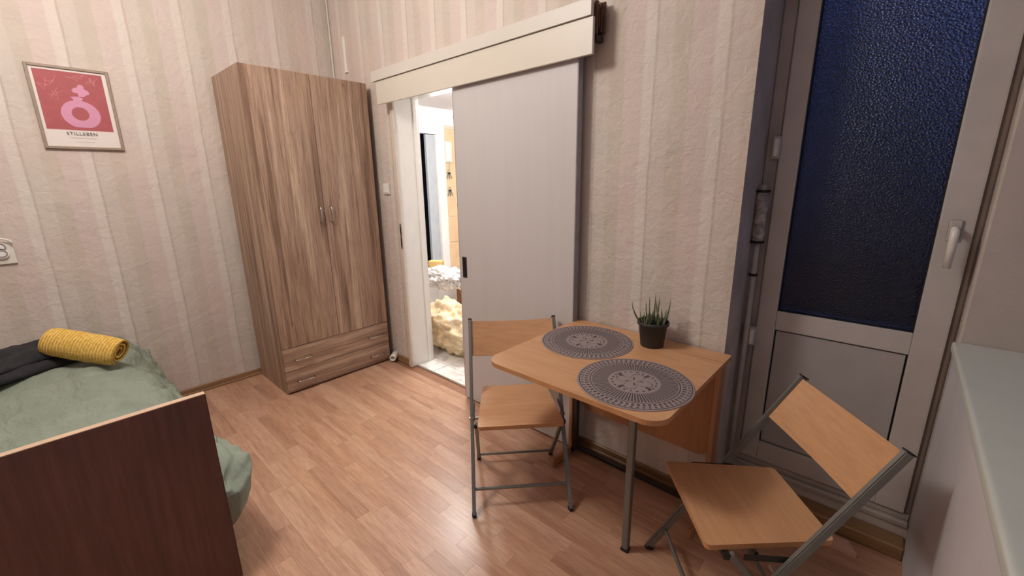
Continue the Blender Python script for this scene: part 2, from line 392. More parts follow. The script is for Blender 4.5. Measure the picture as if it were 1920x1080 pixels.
# ------------------------------------------------------------------ doorway lining, hall behind
j = struct(empty('trim_1', (0, 0, 0)), 'white door lining with cream edge in the doorway')
bx('jamb', [(DX0-.03, DX0, YB-.012, YB+TH+.012, 0, DZ), ], 'white', j, bev=.002)
bx('jamb_edge', [(DX0-.030, DX0+.010, YB-.030, YB-.012, 0, DZ)], 'jamb_edge', j, bev=.004)
bx('jamb', [(DX1, DX1+.03, YB-.001, YB+TH+.012, 0, DZ)], 'white', j, bev=.002)
bx('head_lining', [(DX0-.03, DX1+.03, YB-.001, YB+TH+.012, DZ, DZ+.03)], 'white', j, bev=.002)
bx('door_stop', [(DX0, DX0+.012, YB+.135, YB+.165, 0, DZ)], 'white', j, bev=.002)
sk = bx('strike_plate', (DX0-.010, DX0+.0102, YB-.0325, YB-.029, .945, 1.13), 'chrome', j, bev=.001)
bx('latch_hole', (DX0-.006, DX0+.006, YB-.0335, YB-.032, 1.055, 1.105), 'black', sk); bx('latch_hole', (DX0-.006, DX0+.006, YB-.0335, YB-.032, .965, 1.02), 'black', sk)
HX, HY0, HY1, HZ = -4.3, YB+TH, 4.2, 2.27
hf = struct(bx('floor_hall', (HX-.6, -1.2, YB+.03, HY1, -.06, -.004), 'tilejoint'), 'white marbled tile floor of the hall')
x = DX0+.006
for (x0, x1) in ((-4.3, -3.71), (-3.705, -3.31), (-3.305, -2.905), (-2.90, -2.505), (-2.50, -2.105), (-2.10, -1.7)):
    for (y0, y1) in ((YB+.035, YB+TH-.002), (YB+TH+.001, 2.46), (2.465, 2.86), (2.865, 3.26), (3.265, 3.66), (3.665, 4.06)):
        a, b = (x0, x1)
        if y0 < YB+TH: a = max(a, DX0); b = min(b, DX1)
        if b-a > .05: bx('tile', (a, b, y0, y1, -.012, .001), 'marble', hf, bev=.001)
struct(bx('trim_threshold', (DX0, DX1, YB+.018, YB+.036, -.01, .004), 'chrome', bev=.001), 'thin metal strip where laminate meets hall tiles')
struct(bx('ceiling_hall', (HX-.1, -1.2, HY0, HY1, HZ, HZ+.05), 'hallceil'), 'pale hall ceiling')
struct(bx('wall_hall_far', (HX-.7, -1.2, HY1, HY1+.1, 0, HZ), 'hallwall'), 'white far wall of the hall')
struct(bx('wall_hall_end', (-1.3, -1.2, HY0+.1, HY1, 0, HZ), 'hallwall'), 'white end wall of the hall')
# wall with the hall door and peach tiles (plane x = HX)
wl = struct(bx('wall_hall', [(HX-.12, HX, HY0, 2.62, 0, HZ), (HX-.12, HX, 2.62, 3.40, 1.98, HZ), (HX-.12, HX, 3.40, HY1, 0, HZ)], 'hallwall'), 'hall wall of peach tiles and white upper band')
zt = 0.0
for k in range(7):
    z0 = k*.33; z1 = min(z0+.324, 2.04)
    if z1-z0 < .05: continue
    for (y0, y1) in ((3.52, 3.715), (3.72, 3.915), (3.92, 4.115)):
        bx('tile', (HX-.002, HX+.008, y0, y1, z0, z1), 'peach', wl, bev=.0015)
bx('tile_border', (HX-.002, HX+.012, 3.52, 4.12, 2.045, 2.085), 'jamb_edge', wl, bev=.002)
hd = struct(empty('door_3', (HX, 0, 0)), 'half open grey door with white casing in the hall')
for d_ in ((.0, .02, 3.39, 3.47, 0, 1.97), (.0, .02, 2.55, 2.63, 0, 1.97), (.0, .02, 2.55, 3.47, 1.972, 2.05)): bx('door_casing', d_, 'white', hd, bev=.004)
bx('door_lining', (-.12, -.001, 3.388, 3.399, 0, 1.975), 'white', hd); bx('door_lining', (-.12, -.001, 2.621, 2.635, 0, 1.975), 'white', hd)
bx('door_leaf', (-.06, -.02, 3.255, 3.385, .01, 1.97), 'halldoor', hd, bev=.003)
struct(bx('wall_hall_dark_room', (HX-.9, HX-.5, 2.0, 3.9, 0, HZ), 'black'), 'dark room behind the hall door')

# intercom handset with hanging keys, coat hook, wall spot, all on the peach tiles
ic = tag(empty('intercom_handset', (HX+.008, 3.555, 1.775)), 'white wall intercom handset on the peach hall tiles', 'intercom')
bm = bmesh.new(); box(bm, 0, .03, -.048, .048, -.125, .125, bev=.012, seg=3); mesh_obj('housing', bm, 'plastic', ic, True)
bm = bmesh.new(); box(bm, .03, .058, -.045, -.008, -.11, .11, bev=.012, seg=3); mesh_obj('receiver', bm, 'white', ic, True)
bm = bmesh.new(); tube(bm, [(.02, .0+.025*math.sin(k*.9)*.3, -.12-k*.012) for k in range(8)], .004, 6); mesh_obj('cord', bm, 'inkgrey', ic, True)
for (zz, yy, lb) in ((1.50, 3.545, 'bunch of keys hanging just below the intercom'), (1.29, 3.548, 'lower bunch of keys hanging on the peach tiles')):
    k_ = tag(empty('key_bunch', (HX+.008, yy, zz)), lb, 'keys', 'keys on the hall wall')
    bm = bmesh.new(); tube(bm, [(0, 0, .06), (.02, 0, .06), (.024, 0, .07)], .004, 6); mesh_obj('hook', bm, 'chrome', k_)
    bm = bmesh.new(); tube(bm, [(.015, .018*math.cos(i*PI/8), .045+.018*math.sin(i*PI/8)) for i in range(17)], .002, 6, False); mesh_obj('ring', bm, 'chrome', k_)
    for a_ in (-.35, .1, .5):
        bm = bmesh.new(); s_, c_ = math.sin(a_), math.cos(a_)
        bar(bm, (.015, s_*.02, .03-c_*.0), (.015, s_*.1, .03-c_*.08), .004, .012, bev=0); bar(bm, (.015, s_*.02, .032), (.015, s_*.04, .03-.02), .005, .026, bev=0)
        mesh_obj('key', bm, 'metal', k_)
hk = tag(empty('coat_hook', (HX+.008, 3.672, 1.2)), 'white curved coat hook at the sliding door edge', 'hook')
bx('hook_plate', (0, .006, -.015, .015, -.05, .05), 'plastic', hk, bev=.002)
bm = bmesh.new(); tube(bm, [(.005, 0, -.01), (.03, 0, -.035), (.05, 0, -.03), (.06, 0, .0), (.062, 0, .025)], .006, 8); mesh_obj('prong', bm, 'plastic', hk, True)
sl = tag(empty('wall_spotlight', (HX, 3.70, 2.19)), 'tiny bright spotlight on the white hall wall', 'spotlight')
bm = bmesh.new(); tube(bm, [(0, 0, 0), (.04, 0, 0)], .03, 16); mesh_obj('housing', bm, 'chrome', sl)
t = NT('lit_bulb'); t.b.inputs['Emission Color'].default_value = (1, .95, .85, 1); t.b.inputs['Emission Strength'].default_value = 18; M['bulb'] = t.m
bm = bmesh.new(); bmesh.ops.create_uvsphere(bm, u_segments=16, v_segments=8, radius=.026); bmesh.ops.translate(bm, verts=bm.verts, vec=(.045, 0, 0)); mesh_obj('bulb', bm, 'bulb', sl, True)

# rubbish in the hall: gold bag, open carton, plastic wrap, paper parcel
def crumple(name, mat, c, rx, ry, rz, amp, fr, seed, flat=None, sub=5):
    bm = bmesh.new(); bmesh.ops.create_icosphere(bm, subdivisions=sub, radius=1)
    for v in bm.verts:
        n_ = v.co.normalized(); p = n_*fr+Vector((seed, seed*2, 0))
        k = 1+amp*(noise.noise(p)+.5*abs(noise.noise(p*2.3))*2-.3+.35*noise.noise(p*5))
        q = Vector((n_.x*rx, n_.y*ry, n_.z*rz))*k
        if flat is not None: q.z = max(q.z, flat)
        v.co = q
    o = mesh_obj(name, bm, mat, smooth=True); o.location = c; return o
o = crumple('plastic_bag', 'bag', (-2.70, 2.235, .2), .42, .20, .225, .26, 1.8, 3, -.198); tag(o, 'crumpled golden plastic bag on the hall tiles', 'bag')
cb = tag(empty('cardboard_box', (-3.0, 2.80, 0)), 'open brown cardboard box behind the golden bag', 'box')
for d_ in ((-.25, -.245, -.16, .16, 0, .42), (.245, .25, -.16, .16, 0, .42), (-.245, .245, -.16, -.155, 0, .42), (-.245, .245, .155, .16, 0, .42)): bx('side', d_, 'cardboard', cb)
bx('bottom', (-.25, .25, -.16, .16, 0.002, .008), 'cardboard', cb)
for (p0, p1, e) in (((-.25, -.16, .42), (.25, -.16, .42), (0, -.08, .10)), ((-.25, .16, .42), (.25, .16, .42), (0, .05, .12)), ((.25, -.16, .42), (.25, .16, .42), (.10, 0, .08)), ((-.25, -.16, .42), (-.25, .16, .42), (-.03, 0, .13))):
    bm = bmesh.new(); p0, p1, e = Vector(p0), Vector(p1), Vector(e); prism(bm, [p0, p1, p1+e*.97, p0+e*.97], (.002, .004, .001)); mesh_obj('flap', bm, 'cardboard', cb)
cb.rotation_euler[2] = .2; cb.scale = (.72, .8, 1.0)
o = crumple('plastic_wrap', 'wrap', (-3.02, 2.39, .565), .26, .13, .10, .35, 2.4, 9); tag(o, 'heap of clear crumpled plastic wrap above the golden bag', 'plastic wrap')
bm = bmesh.new(); box(bm, -.07, .07, -.04, .04, -.07, .07, bev=.012, seg=2)
o = mesh_obj('paper_parcel', bm, 'parcel', smooth=False); o.location = (-3.40, 2.60, .585); o.rotation_euler = (0, .0, .5); tag(o, 'small yellow paper parcel on top of the white carton', 'parcel')
tb = bx('white_carton', (-.13, .13, -.13, .13, 0, .515), 'white', bev=.004); tb.location = (-3.42, 2.66, 0); tag(tb, 'plain white carton behind the plastic wrap', 'carton')

# ------------------------------------------------------------------ sliding door and valance
sd = struct(empty('door_2', (-1.577, 1.733, 0)), 'pale grey sliding door leaf hanging in front of the back wall')
bm = bmesh.new(); box(bm, -.423, .423, -.02, .018, .012, 1.985, bev=.0015); mesh_obj('door_leaf', bm, 'slide', sd)
bx('edge_strip', (.4235, .4265, -.0195, .0175, .012, 1.985), 'slide_edge', sd); bx('edge_strip', (-.4265, -.4235, -.0195, .0175, .012, 1.985), 'slide_edge', sd)
hp = bx('pull_handle', [(-.398, -.360, -.023, -.0195, .84, .97)], 'metal_dark', sd, bev=.001); bx('pull_recess', (-.390, -.368, -.0238, -.0225, .852, .958), 'black', hp)
va = tag(empty('door_valance', (-1.91, YB, 0)), 'cream two tier valance board over the sliding door', 'valance')
bx('lower_board', (-.835, .845, -.102, -.086, 1.93, 2.072), 'valance', va, bev=.0012)
bm = bmesh.new(); prism(bm, [(-.87, -.112, 2.075), (-.87, -.090, 2.075), (-.87, -.090, 2.120), (-.87, -.001, 2.120), (-.87, -.001, 2.137), (-.87, -.112, 2.137)], (1.71, 0, 0)); mesh_obj('upper_board', bm, 'valance2', va)
bx('groove_shade_strip', (-.84, .835, -.0995, -.088, 2.0725, 2.0748), 'slide_edge', va)  # grey strip stands in for the shade in the groove between the boards
bx('rail', (-.82, .82, -.062, -.012, 2.0, 2.045), 'metal', va)
bm = bmesh.new()
rr = random.Random(3)
for k in range(7):
    y0 = -.085+k*.012; box(bm, .832+rr.uniform(-.01, .0), .842+rr.uniform(0, .022), y0, y0+.011, 1.99+rr.uniform(0, .05), 2.135+rr.uniform(-.03, .012), bev=.002)
mesh_obj('end_batten', bm, 'roughwood', va)
bx('end_bracket', (.825, .85, -.075, -.02, 1.985, 2.01), 'metal_dark', va, bev=.003)

# ------------------------------------------------------------------ balcony door
YD = 2.05
bd = struct(empty('door_1', (0, YD, 0)), 'white plastic balcony door with dark frosted glass')
bx('outer_frame', [(-.455, -.403, -.01, .06, .10, 2.40), (.182, XR+.002, .0, .06, .10, 2.40), (-.455, XR, -.01, .06, 2.34, 2.42)], 'pvc_frame', bd, bev=.006)
bx('threshold_rail', [(-.455, XR, -.03, .06, .095, .118), (-.455, XR, -.012, .06, .118, .145)], 'pvc_frame', bd, bev=.004)
sash = [(-.402, -.332, -.02, .05, .15, 2.34), (.094, .180, -.02, .05, .15, 2.34), (-.332, .094, -.018, .05, .785, .868), (-.332, .094, -.018, .05, .15, .243), (-.332, .094, -.018, .05, 2.25, 2.34)]
for s_ in sash[:2]: bx('stile', s_, 'pvc', bd, bev=.005, seg=2)
for s_ in sash[2:]: bx('cross_rail', s_, 'pvc', bd, bev=.004, seg=2)
bx('glass_pane', (-.335, .097, .012, .020, .86, 2.26), 'glass', bd)
bx('glass_seal', [(-.333, -.328, -.010, .018, .868, 2.25), (.090, .095, -.010, .018, .868, 2.25), (-.333, .095, -.010, .018, .866, .871)], 'black', bd)
bx('lower_panel', (-.326, .088, -.010, .02, .249, .779), 'panel', bd, bev=.001)
bx('panel_seal', [(-.333, .095, .0, .015, .24, .79)], 'black', bd)
h = bx('handle_plate', (.118, .150, -.028, -.019, 1.205, 1.275), 'pvc', bd, bev=.006, seg=2)
bm = bmesh.new(); tube(bm, [(.134, -.026, 1.245), (.134, -.058, 1.245), (.134, -.068, 1.238), (.134, -.070, 1.215), (.134, -.068, 1.12)], [.011, .011, .012, .012, .010], 12); mesh_obj('lever', bm, 'plastic', bd, True)
for z0 in (1.49, .70):
    bm = bmesh.new(); box(bm, -.425, -.398, -.042, -.01, z0, z0+.085, bev=.006, seg=2); hg = mesh_obj('hinge', bm, 'pvc', bd)
    bm = bmesh.new(); tube(bm, [(-.412, -.046, z0+.01), (-.412, -.046, z0+.075)], .009, 10); mesh_obj('hinge_pin', bm, 'plastic', hg)
struct(bx('wall_below_door', (-.455, XR+.002, 2.03, 2.12, 0, .095), 'reveal'), 'painted wall strip under the balcony door')
struct(bx('wall_above_door', (-.46, XR+.46, 2.05, 2.16, 2.42, ZC), 'reveal'), 'wall above the balcony door')
# pipe with wrap and ties at the reveal
pp = tag(empty('wrapped_pipe', (-.432, 1.99, 0)), 'pale pipe with mottled wrap and black ties beside the balcony door', 'pipe')
bm = bmesh.new(); tube(bm, [(0, 0, .02), (0, .004, .55), (.002, 0, .80), (0, 0, 1.39)], .011, 12); mesh_obj('pipe', bm, 'dirtypipe', pp, True)
bm = bmesh.new(); tube(bm, [(0, 0, z) for z in (1.155, 1.165, 1.19, 1.255, 1.27, 1.28, 1.345, 1.36, 1.37)], [.018, .022, .024, .023, .020, .023, .025, .024, .018], 14); mesh_obj('foam_wrap', bm, 'tape', pp, True)
for z in (1.365, 1.16, 1.02):
    bm = bmesh.new(); tube(bm, [(0, 0, z-.005), (0, 0, z+.005)], .0262 if z > 1.1 else .017, 14); mesh_obj('cable_tie', bm, 'rubber', pp)

# outside the glass: balcony parapet, added dark blocks that shape the sky glow
struct(bx('wall_parapet', (-2.2, 2.4, 3.3, 3.4, -.2, 1.1), 'night'), 'dark balcony parapet behind the frosted glass')
struct(bx('floor_balcony', (-2.2, 2.4, 2.17, 3.3, -.25, -.05), 'night'), 'dark balcony floor outside')
bx_ = bx('sky_blocker', (-9, .15, 9, 12, -6, 5.2), 'night'); struct(bx_, 'added dark block that darkens the left of the frosted glass')
bx_ = bx('sky_blocker', (.15, 6, 10, 12, -6, 2.9), 'night'); struct(bx_, 'added lower dark block that darkens the frosted glass low down')

# ------------------------------------------------------------------ wardrobe
wd = tag(empty('wardrobe', (XL+.03, .928, 0)), 'tall oak look wardrobe with two doors and two drawers', 'wardrobe')
WD, WW, WH = .52, .805, 2.10      # depth (x), width (y), height
bx('side_panel', (0, WD-.018, 0, .016, .0, WH), 'oak_side', wd, bev=.001); bx('side_panel', (0, WD-.018, WW-.016, WW, .0, WH), 'oak_side', wd, bev=.001)
bx('top_panel', (0, WD-.018, .016, WW-.016, WH-.018, WH), 'oak_h', wd); bx('back_panel', (0, .008, .016, WW-.016, .03, WH-.018), 'oak_side', wd)
bx('shelf', [(.01, WD-.03, .016, WW-.016, .325, .341), (.01, WD-.03, .016, WW-.016, .03, .046)], 'oak_h', wd); bx('plinth', (.02, WD-.03, .016, WW-.016, 0, .03), 'subfloor', wd)
ymid = .4025
for (y0, y1, m, hy) in ((.002, ymid-.0015, 'oak_v', ymid-.035), (ymid+.0015, WW-.002, 'oak_v2', ymid+.04)):
    d = bx('door', (WD-.017, WD, y0, y1, .336, WH-.001), m, wd, bev=.0012)
    bm = bmesh.new(); tube(bm, [(WD-.002, hy, 1.265), (WD+.022, hy, 1.262), (WD+.027, hy, 1.25), (WD+.027, hy, 1.175), (WD+.022, hy, 1.163), (WD-.002, hy, 1.160)], .0055, 10); mesh_obj('handle', bm, 'chrome', d, True)
for (z0, z1, m) in ((.170, .332, 'oak_h'), (.016, .167, 'oak_h2')):
    d = bx('drawer', (WD-.017, WD, .002, WW-.002, z0, z1), m, wd, bev=.0012)
    for yc in (.128, .69):
        bm = bmesh.new(); zc = (z0+z1)/2-.008; tube(bm, [(WD-.002, yc-.058, zc), (WD+.02, yc-.055, zc), (WD+.025, yc-.045, zc), (WD+.025, yc+.045, zc), (WD+.02, yc+.055, zc), (WD-.002, yc+.058, zc)], .005, 10); mesh_obj('handle', bm, 'chrome', d, True)

# ------------------------------------------------------------------ wall fittings
ls = tag(empty('light_switch', (-2.872, YB, 1.375)), 'white light switch between wardrobe and doorway', 'switch')
bx('plate', (-.04, .04, -.012, 0, -.04, .04), 'plastic', ls, bev=.004, seg=2); bx('rocker', (-.026, .026, -.017, -.011, -.03, .03), 'white', ls, bev=.003)
cd = tag(empty('cable_duct', (-3.287, YB, 2.237)), 'short white cable duct above the wardrobe corner', 'cable duct')
bx('cover', (-.014, .014, -.016, 0, 0, .24), 'plastic', cd, bev=.002); bx('end_cap', (-.016, .016, -.018, 0, -.006, .002), 'white', cd)
struct(bx('trim_corner', (XL+.002, XL+.016, YB-.014, YB-.001, 2.1, ZC), 'valance', bev=.004), 'pale corner bead between the papered walls')
pe = tag(empty('pipe_stub', (-2.915, 1.755, .05)), 'white pipe stub near the floor beside the wardrobe', 'pipe')
bm = bmesh.new()
for (ra, rb) in ((.026, .026),):
    n = 20; ax = Vector((.62, -.75, -.12)).normalized(); s = ax.orthogonal().normalized(); q = ax.cross(s)
    R = [[bm.verts.new(ax*z+(s*math.cos(2*PI*k/n)+q*math.sin(2*PI*k/n))*rd) for k in range(n)] for (z, rd) in ((-.05, .026), (.035, .026), (.037, .024), (.037, .020), (.035, .018), (-.04, .018))]
    for A, B in zip(R, R[1:]):
        for k in range(n): bm.faces.new((A[k], A[(k+1) % n], B[(k+1) % n], B[k]))
    bm.faces.new(R[0]); bm.faces.new(R[-1])
mesh_obj('tube', bm, 'white', pe, True)
pe.location = (-2.905, 1.738, .042)
# socket with plugged round adapter
so = tag(empty('wall_socket', (XL, -.165, 1.09)), 'white wall socket with a round plug left of the picture', 'socket')
bx('plate', (0, .014, -.045, .045, -.062, .055), 'plastic', so, bev=.005, seg=2)
for zc in (-.004, .030):
    bm = bmesh.new(); tube(bm, [(.01, 0, zc), (.03, 0, zc)], .026 if zc < 0 else .022, 24); pl = mesh_obj('plug', bm, 'white', so)
    bm = bmesh.new(); tube(bm, [(.031, .018*math.cos(k*PI/10), zc+.018*math.sin(k*PI/10)) for k in range(21)], .003, 6, False); mesh_obj('plug_ring', bm, 'inkgrey', pl)
bm = bmesh.new(); tube(bm, [(.03, -.03+.045*math.cos(PI*k/12)+.03, .045+.028*math.sin(PI*k/12)) for k in range(13)], .005, 8); mesh_obj('cord', bm, 'plastic', so, True)

# ------------------------------------------------------------------ framed poster
pf = tag(empty('framed_poster', (XL, .2585, 1.625)), 'framed red poster of a pink ring vase above the bed', 'picture')
W2_, H2_ = .163, .428
for d in ((0, .018, -W2_, -W2_+.014, 0, H2_), (0, .018, W2_-.014, W2_, 0, H2_), (0, .018, -W2_+.014, W2_-.014, 0, .014), (0, .018, -W2_+.014, W2_-.014, H2_-.014, H2_)): bx('frame_side', d, 'frame', pf, bev=.002)
pa = bx('paper', (.002, .010, -W2_+.013, W2_-.013, .013, H2_-.013), 'paper', pf)
bx('red_field', (.0098, .0104, -.137, .132, .102, .403), 'red', pa)
def flat(name, polys, mat, x=.0108, th=.0004):
    bm = bmesh.new()
    for i_, p in enumerate(polys): prism(bm, [(x+i_*.00003, a, b) for a, b in p], (th, 0, 0))
    return mesh_obj(name, bm, mat, pa)
def ell(cy, cz, ry, rz, a0=0, n=28, rot=0):
    out = []
    for k in range(n):
        t_ = 2*PI*k/n+a0; a_, b_ = ry*math.cos(t_), rz*math.sin(t_)
        out.append((cy+a_*math.cos(rot)-b_*math.sin(rot), cz+a_*math.sin(rot)+b_*math.cos(rot)))
    return out
vc = (.012, .186)
bm = bmesh.new(); n = 40; A = [bm.verts.new((.0108, vc[0]+.079*math.cos(2*PI*k/n), max(vc[1]+.074*math.sin(2*PI*k/n), .118))) for k in range(n)]
B = [bm.verts.new((.0108, vc[0]-.002+.035*math.cos(2*PI*k/n), vc[1]+.004+.035*math.sin(2*PI*k/n))) for k in range(n)]
for k in range(n): bm.faces.new((A[k], A[(k+1) % n], B[(k+1) % n], B[k]))
mesh_obj('ring_vase', bm, 'pink', pa)
flat('vase_neck', [[(-.008, .252), (.032, .252), (.028, .262), (.036, .274), (.008, .280), (-.016, .276), (-.006, .264)]], 'pink', .0112)
flat('flower', [ell(.016, .312, .020, .014, rot=.3), ell(.034, .326, .014, .018, rot=-.2), ell(.048, .306, .018, .014, rot=-.5), ell(.034, .294, .017, .014, rot=.3)], 'pink', .0113)
flat('stem', [[(.012, .272), (.017, .272), (.034, .298), (.03, .301)]], 'pink', .0111)
sk = []
for (cy, cz, dy, dz) in ((-.09, .335, .055, .045), (.03, .374, .06, .02), (-.07, .285, .03, .014), (.085, .362, .03, .016)):
    for k in range(7):
        f_ = k/6-.5; a_ = rr.uniform(0, PI); L_ = .014+.01*rr.random(); y_, z_ = cy+dy*f_, cz+dz*f_+rr.uniform(-.012, .012)
        c_, s_ = math.cos(a_)*L_, math.sin(a_)*L_; nx, nz = -math.sin(a_)*.0009, math.cos(a_)*.0009
        sk.append([(y_-c_-nx, z_-s_-nz), (y_+c_-nx, z_+s_-nz), (y_+c_+nx, z_+s_+nz), (y_-c_+nx, z_-s_+nz)])
flat('sketched_leaves', sk, 'pinkline', .0108)
def text(name, s, size, y, z, mat, parent, x=.0112, shear=0, space=1):
    c = bpy.data.curves.new(name, 'FONT'); c.body = s; c.size = size; c.align_x = 'CENTER'; c.extrude = .0003; c.shear = shear; c.space_character = space; c.resolution_u = 3; c.offset = .0002
    o = bpy.data.objects.new(name, c); COL.objects.link(o)
    dg = bpy.context.evaluated_depsgraph_get(); me = bpy.data.meshes.new_from_object(o.evaluated_get(dg)); bpy.data.objects.remove(o)
    o = bpy.data.objects.new(name, me); me.materials.clear(); me.materials.append(M[mat]); COL.objects.link(o); o.parent = parent
    o.matrix_basis = Matrix(((0, 0, 1, x), (1, 0, 0, y), (0, 1, 0, z), (0, 0, 0, 1))); return o
text('lettering', 'STILLEBEN', .0235, -.003, .075, 'ink', pa, space=1.18)
# the thin illegible script line under the title, as strokes only
scr = []
for k in range(46):
    y_ = -.056+k*.0023; z0 = .060+.0022*math.sin(k*1.9)+.0012*math.sin(k*.7); z1 = .060+.0022*math.sin((k+1)*1.9)+.0012*math.sin((k+1)*.7)
    scr.append([(y_, z0), (y_+.0023, z1), (y_+.0023, z1+.001), (y_, z0+.001)])
flat('script_line', scr, 'inkgrey'); flat('fine_line', [[(-.03, .0395), (.04, .0395), (.04, .0405), (-.03, .0405)]], 'inkgrey')

# ------------------------------------------------------------------ bed, duvet, towels
XB = -1.60
be = tag(empty('bed', (XB, .256, 0)), 'bed with dark brown end board and pale edging', 'bed')
hb = bx('end_board', (-.024, 0, -1.0, 0, .02, .757), 'walnut', be, bev=.0015)
bx('edge_band', [(-.024, -.0, -1.0, .0005, .757, .7595), ], 'walnut_edge', hb); bx('edge_band', [(-.0238, -.0002, .0, .0012, .02, .757)], 'walnut', hb)
bx('side_rail', (-1.88, -.024, -.06, -.036, .12, .36), 'walnut', be, bev=.002); bx('side_rail', (-1.88, -.024, -.98, -.956, .12, .36), 'walnut', be, bev=.002)
bx('mattress_base', (-1.87, -.03, -.95, -.07, .25, .50), 'paper', be, bev=.03, seg=3)
for (x_, y_) in ((-1.85, -.09), (-1.85, -.95)): bx('leg', (x_-.025, x_+.025, y_-.025, y_+.025, 0, .25), 'walnut', be)
# duvet: cross-section swept along the bed
def duvet_section(s, x):
    """s in 0..1 across: 0 far side, 1 hem on the room side; returns y, z"""
    k = max(0.0, min(1.0, (x+2.3)/.6)); k = k*k*(3-2*k)      # fuller near the board
    P = [(-.80, .20), (-.74, .40), (-.62, .54), (-.35, .575), (-.05, .585), (.10, .578), (.20, .535), (.262, .45), (.296+.015*k, .40), (.318+.04*k, .345), (.322+.055*k, .29), (.305+.05*k, .25), (.25+.04*k, .232)]
    f = s*(len(P)-1); i = min(int(f), len(P)-2); f -= i
    p0, p1, p2, p3 = (P[max(i-1, 0)], P[i], P[i+1], P[min(i+2, len(P)-1)])
    def cr_(a, b, c, d): return .5*((2*b)+(-a+c)*f+(2*a-5*b+4*c-d)*f*f+(-a+3*b-3*c+d)*f**3)
    return cr_(p0[0], p1[0], p2[0], p3[0]), cr_(p0[1], p1[1], p2[1], p3[1])
bm = bmesh.new(); NX, NS = 110, 90; X0, X1 = XL+.03, XB-.04; grid = []
for i in range(NX+1):
    x_ = X0+(X1-X0)*i/NX; rowv = []
    for k in range(NS+1):
        s = k/NS; y_, z_ = duvet_section(s, x_)
        e0 = min(1, (x_-X0)/.14); e1 = min(1, (X1-x_)/.16)
        p = Vector((x_*2.2, s*5, 0)); big = noise.noise(p*1.2)*.030; wr = noise.noise(Vector((x_*5+s*9, s*16-x_*2.5, 3)))*.018-abs(noise.noise(Vector((x_*8+s*7, s*7-x_*6, 7))))*.030-abs(noise.noise(Vector((x_*17-s*9, s*22+x_*6, 2))))*.012+.012
        ridge = .014*max(0, noise.noise(Vector((x_*2+2*s, s*26+x_*9, 5))))
        top = 1.0 if s < .45 else .8
        z_ += (big+wr+ridge)*top*(.4+.6*min(e0, 1)) - .06*(1-e0)**2 - .05*(1-e1)**2
        if .45 < s < .85: y_ += .9*(big+wr)*min(1, (s-.45)/.15)*min(1, (.85-s)/.08)
        z_ = max(z_, .03)
        if y_ > .1: y_ = .1+(y_-.1)*(1-.3*(1-e1)**2); z_ += (.34-z_)*.25*(1-e1)**2 if s > .6 else 0
        rowv.append(bm.verts.new((x_, y_, z_)))
    grid.append(rowv)
for i in range(NX):
    for k in range(NS): bm.faces.new((grid[i][k], grid[i+1][k], grid[i+1][k+1], grid[i][k+1]))
cv = bm.verts.new((X1+.012, -.1, .36))
for k in range(NS): bm.faces.new((grid[NX][k], cv, grid[NX][k+1]))
dv = mesh_obj('duvet', bm, 'duvet', smooth=True); tag(dv, 'rumpled sage green duvet spread over the bed', 'duvet')
md = dv.modifiers.new('thickness', 'SOLIDIFY'); md.thickness = .03; md.offset = -1

def top_z(x, y): return .60
# dark folded towel, two soft layers
def pillow_mesh(lx, ly, h, seed, amp=.012):
    bm = bmesh.new(); nx, ny = 44, 32; tp, bt = [], []
    for i in range(nx+1):
        a, b = [], []
        for k in range(ny+1):
            u, v = i/nx*2-1, k/ny*2-1
            e = (1-abs(u)**5)*(1-abs(v)**5); e = max(e, 0)**.5
            q = noise.noise(Vector((u*2+seed, v*2, seed)))*amp*2+noise.noise(Vector((u*6, v*6+seed, 1)))*amp*.7
            rx = lx/2*u*(1+.05*noise.noise(Vector((v*2, seed, 4)))); ry = ly/2*v*(1+.06*noise.noise(Vector((u*2, seed, 9))))
            a.append(bm.verts.new((rx, ry, e*(h*.75+q)+.3*h)) ); b.append(bm.verts.new((rx, ry, .3*h-e*h*.3)))
        tp.append(a); bt.append(b)
    for i in range(nx):
        for k in range(ny):
            bm.faces.new((tp[i][k], tp[i+1][k], tp[i+1][k+1], tp[i][k+1])); bm.faces.new((bt[i][k], bt[i][k+1], bt[i+1][k+1], bt[i+1][k]))
    bmesh.ops.remove_doubles(bm, verts=bm.verts, dist=.0004); return bm
tw = tag(empty('folded_towel', (-2.95, -.22, .592), math.radians(26)), 'charcoal folded towel lying on the green duvet', 'towel')
mesh_obj('lower_fold', pillow_mesh(.36, .56, .05, 2), 'towel_d', tw, True)
u_ = mesh_obj('upper_fold', pillow_mesh(.33, .50, .05, 5, .016), 'towel_d', tw, True); u_.location = (-.02, .01, .032); u_.rotation_euler = (.03, -.05, .05)
# yellow rolled towel: spiral cross-section along x
bm = bmesh.new(); NT_, NL = 100, 40; rows = []
for i in range(NL+1):
    L_ = .30*(i/NL-.5); rv = []
    for k in range(NT_+1):
        th = 2*PI*2.6*k/NT_; rad = .016+.046*k/NT_+.002*noise.noise(Vector((L_*20, k*.15, 2)))
        e = 1-.10*(abs(i/NL-.5)*2)**6
        off = .012*(k/NT_-.5)*(1 if i > NL/2 else -1)*(abs(i/NL-.5)*2)**8
        rv.append(bm.verts.new((L_+off, rad*math.cos(th-.6)*1.12*e, rad*math.sin(th-.6)*.92*e)))
    rows.append(rv)
for i in range(NL):
    for k in range(NT_): bm.faces.new((rows[i][k], rows[i+1][k], rows[i+1][k+1], rows[i][k+1]))
ty = mesh_obj('rolled_towel', bm, 'towel_y', smooth=True); md = ty.modifiers.new('thickness', 'SOLIDIFY'); md.thickness = .006; md.offset = 0
ty.location = (-2.79, .036, .684); ty.rotation_euler = (.9, math.radians(14), math.radians(47)); tag(ty, 'yellow ribbed towel rolled up on the charcoal towel', 'towel')

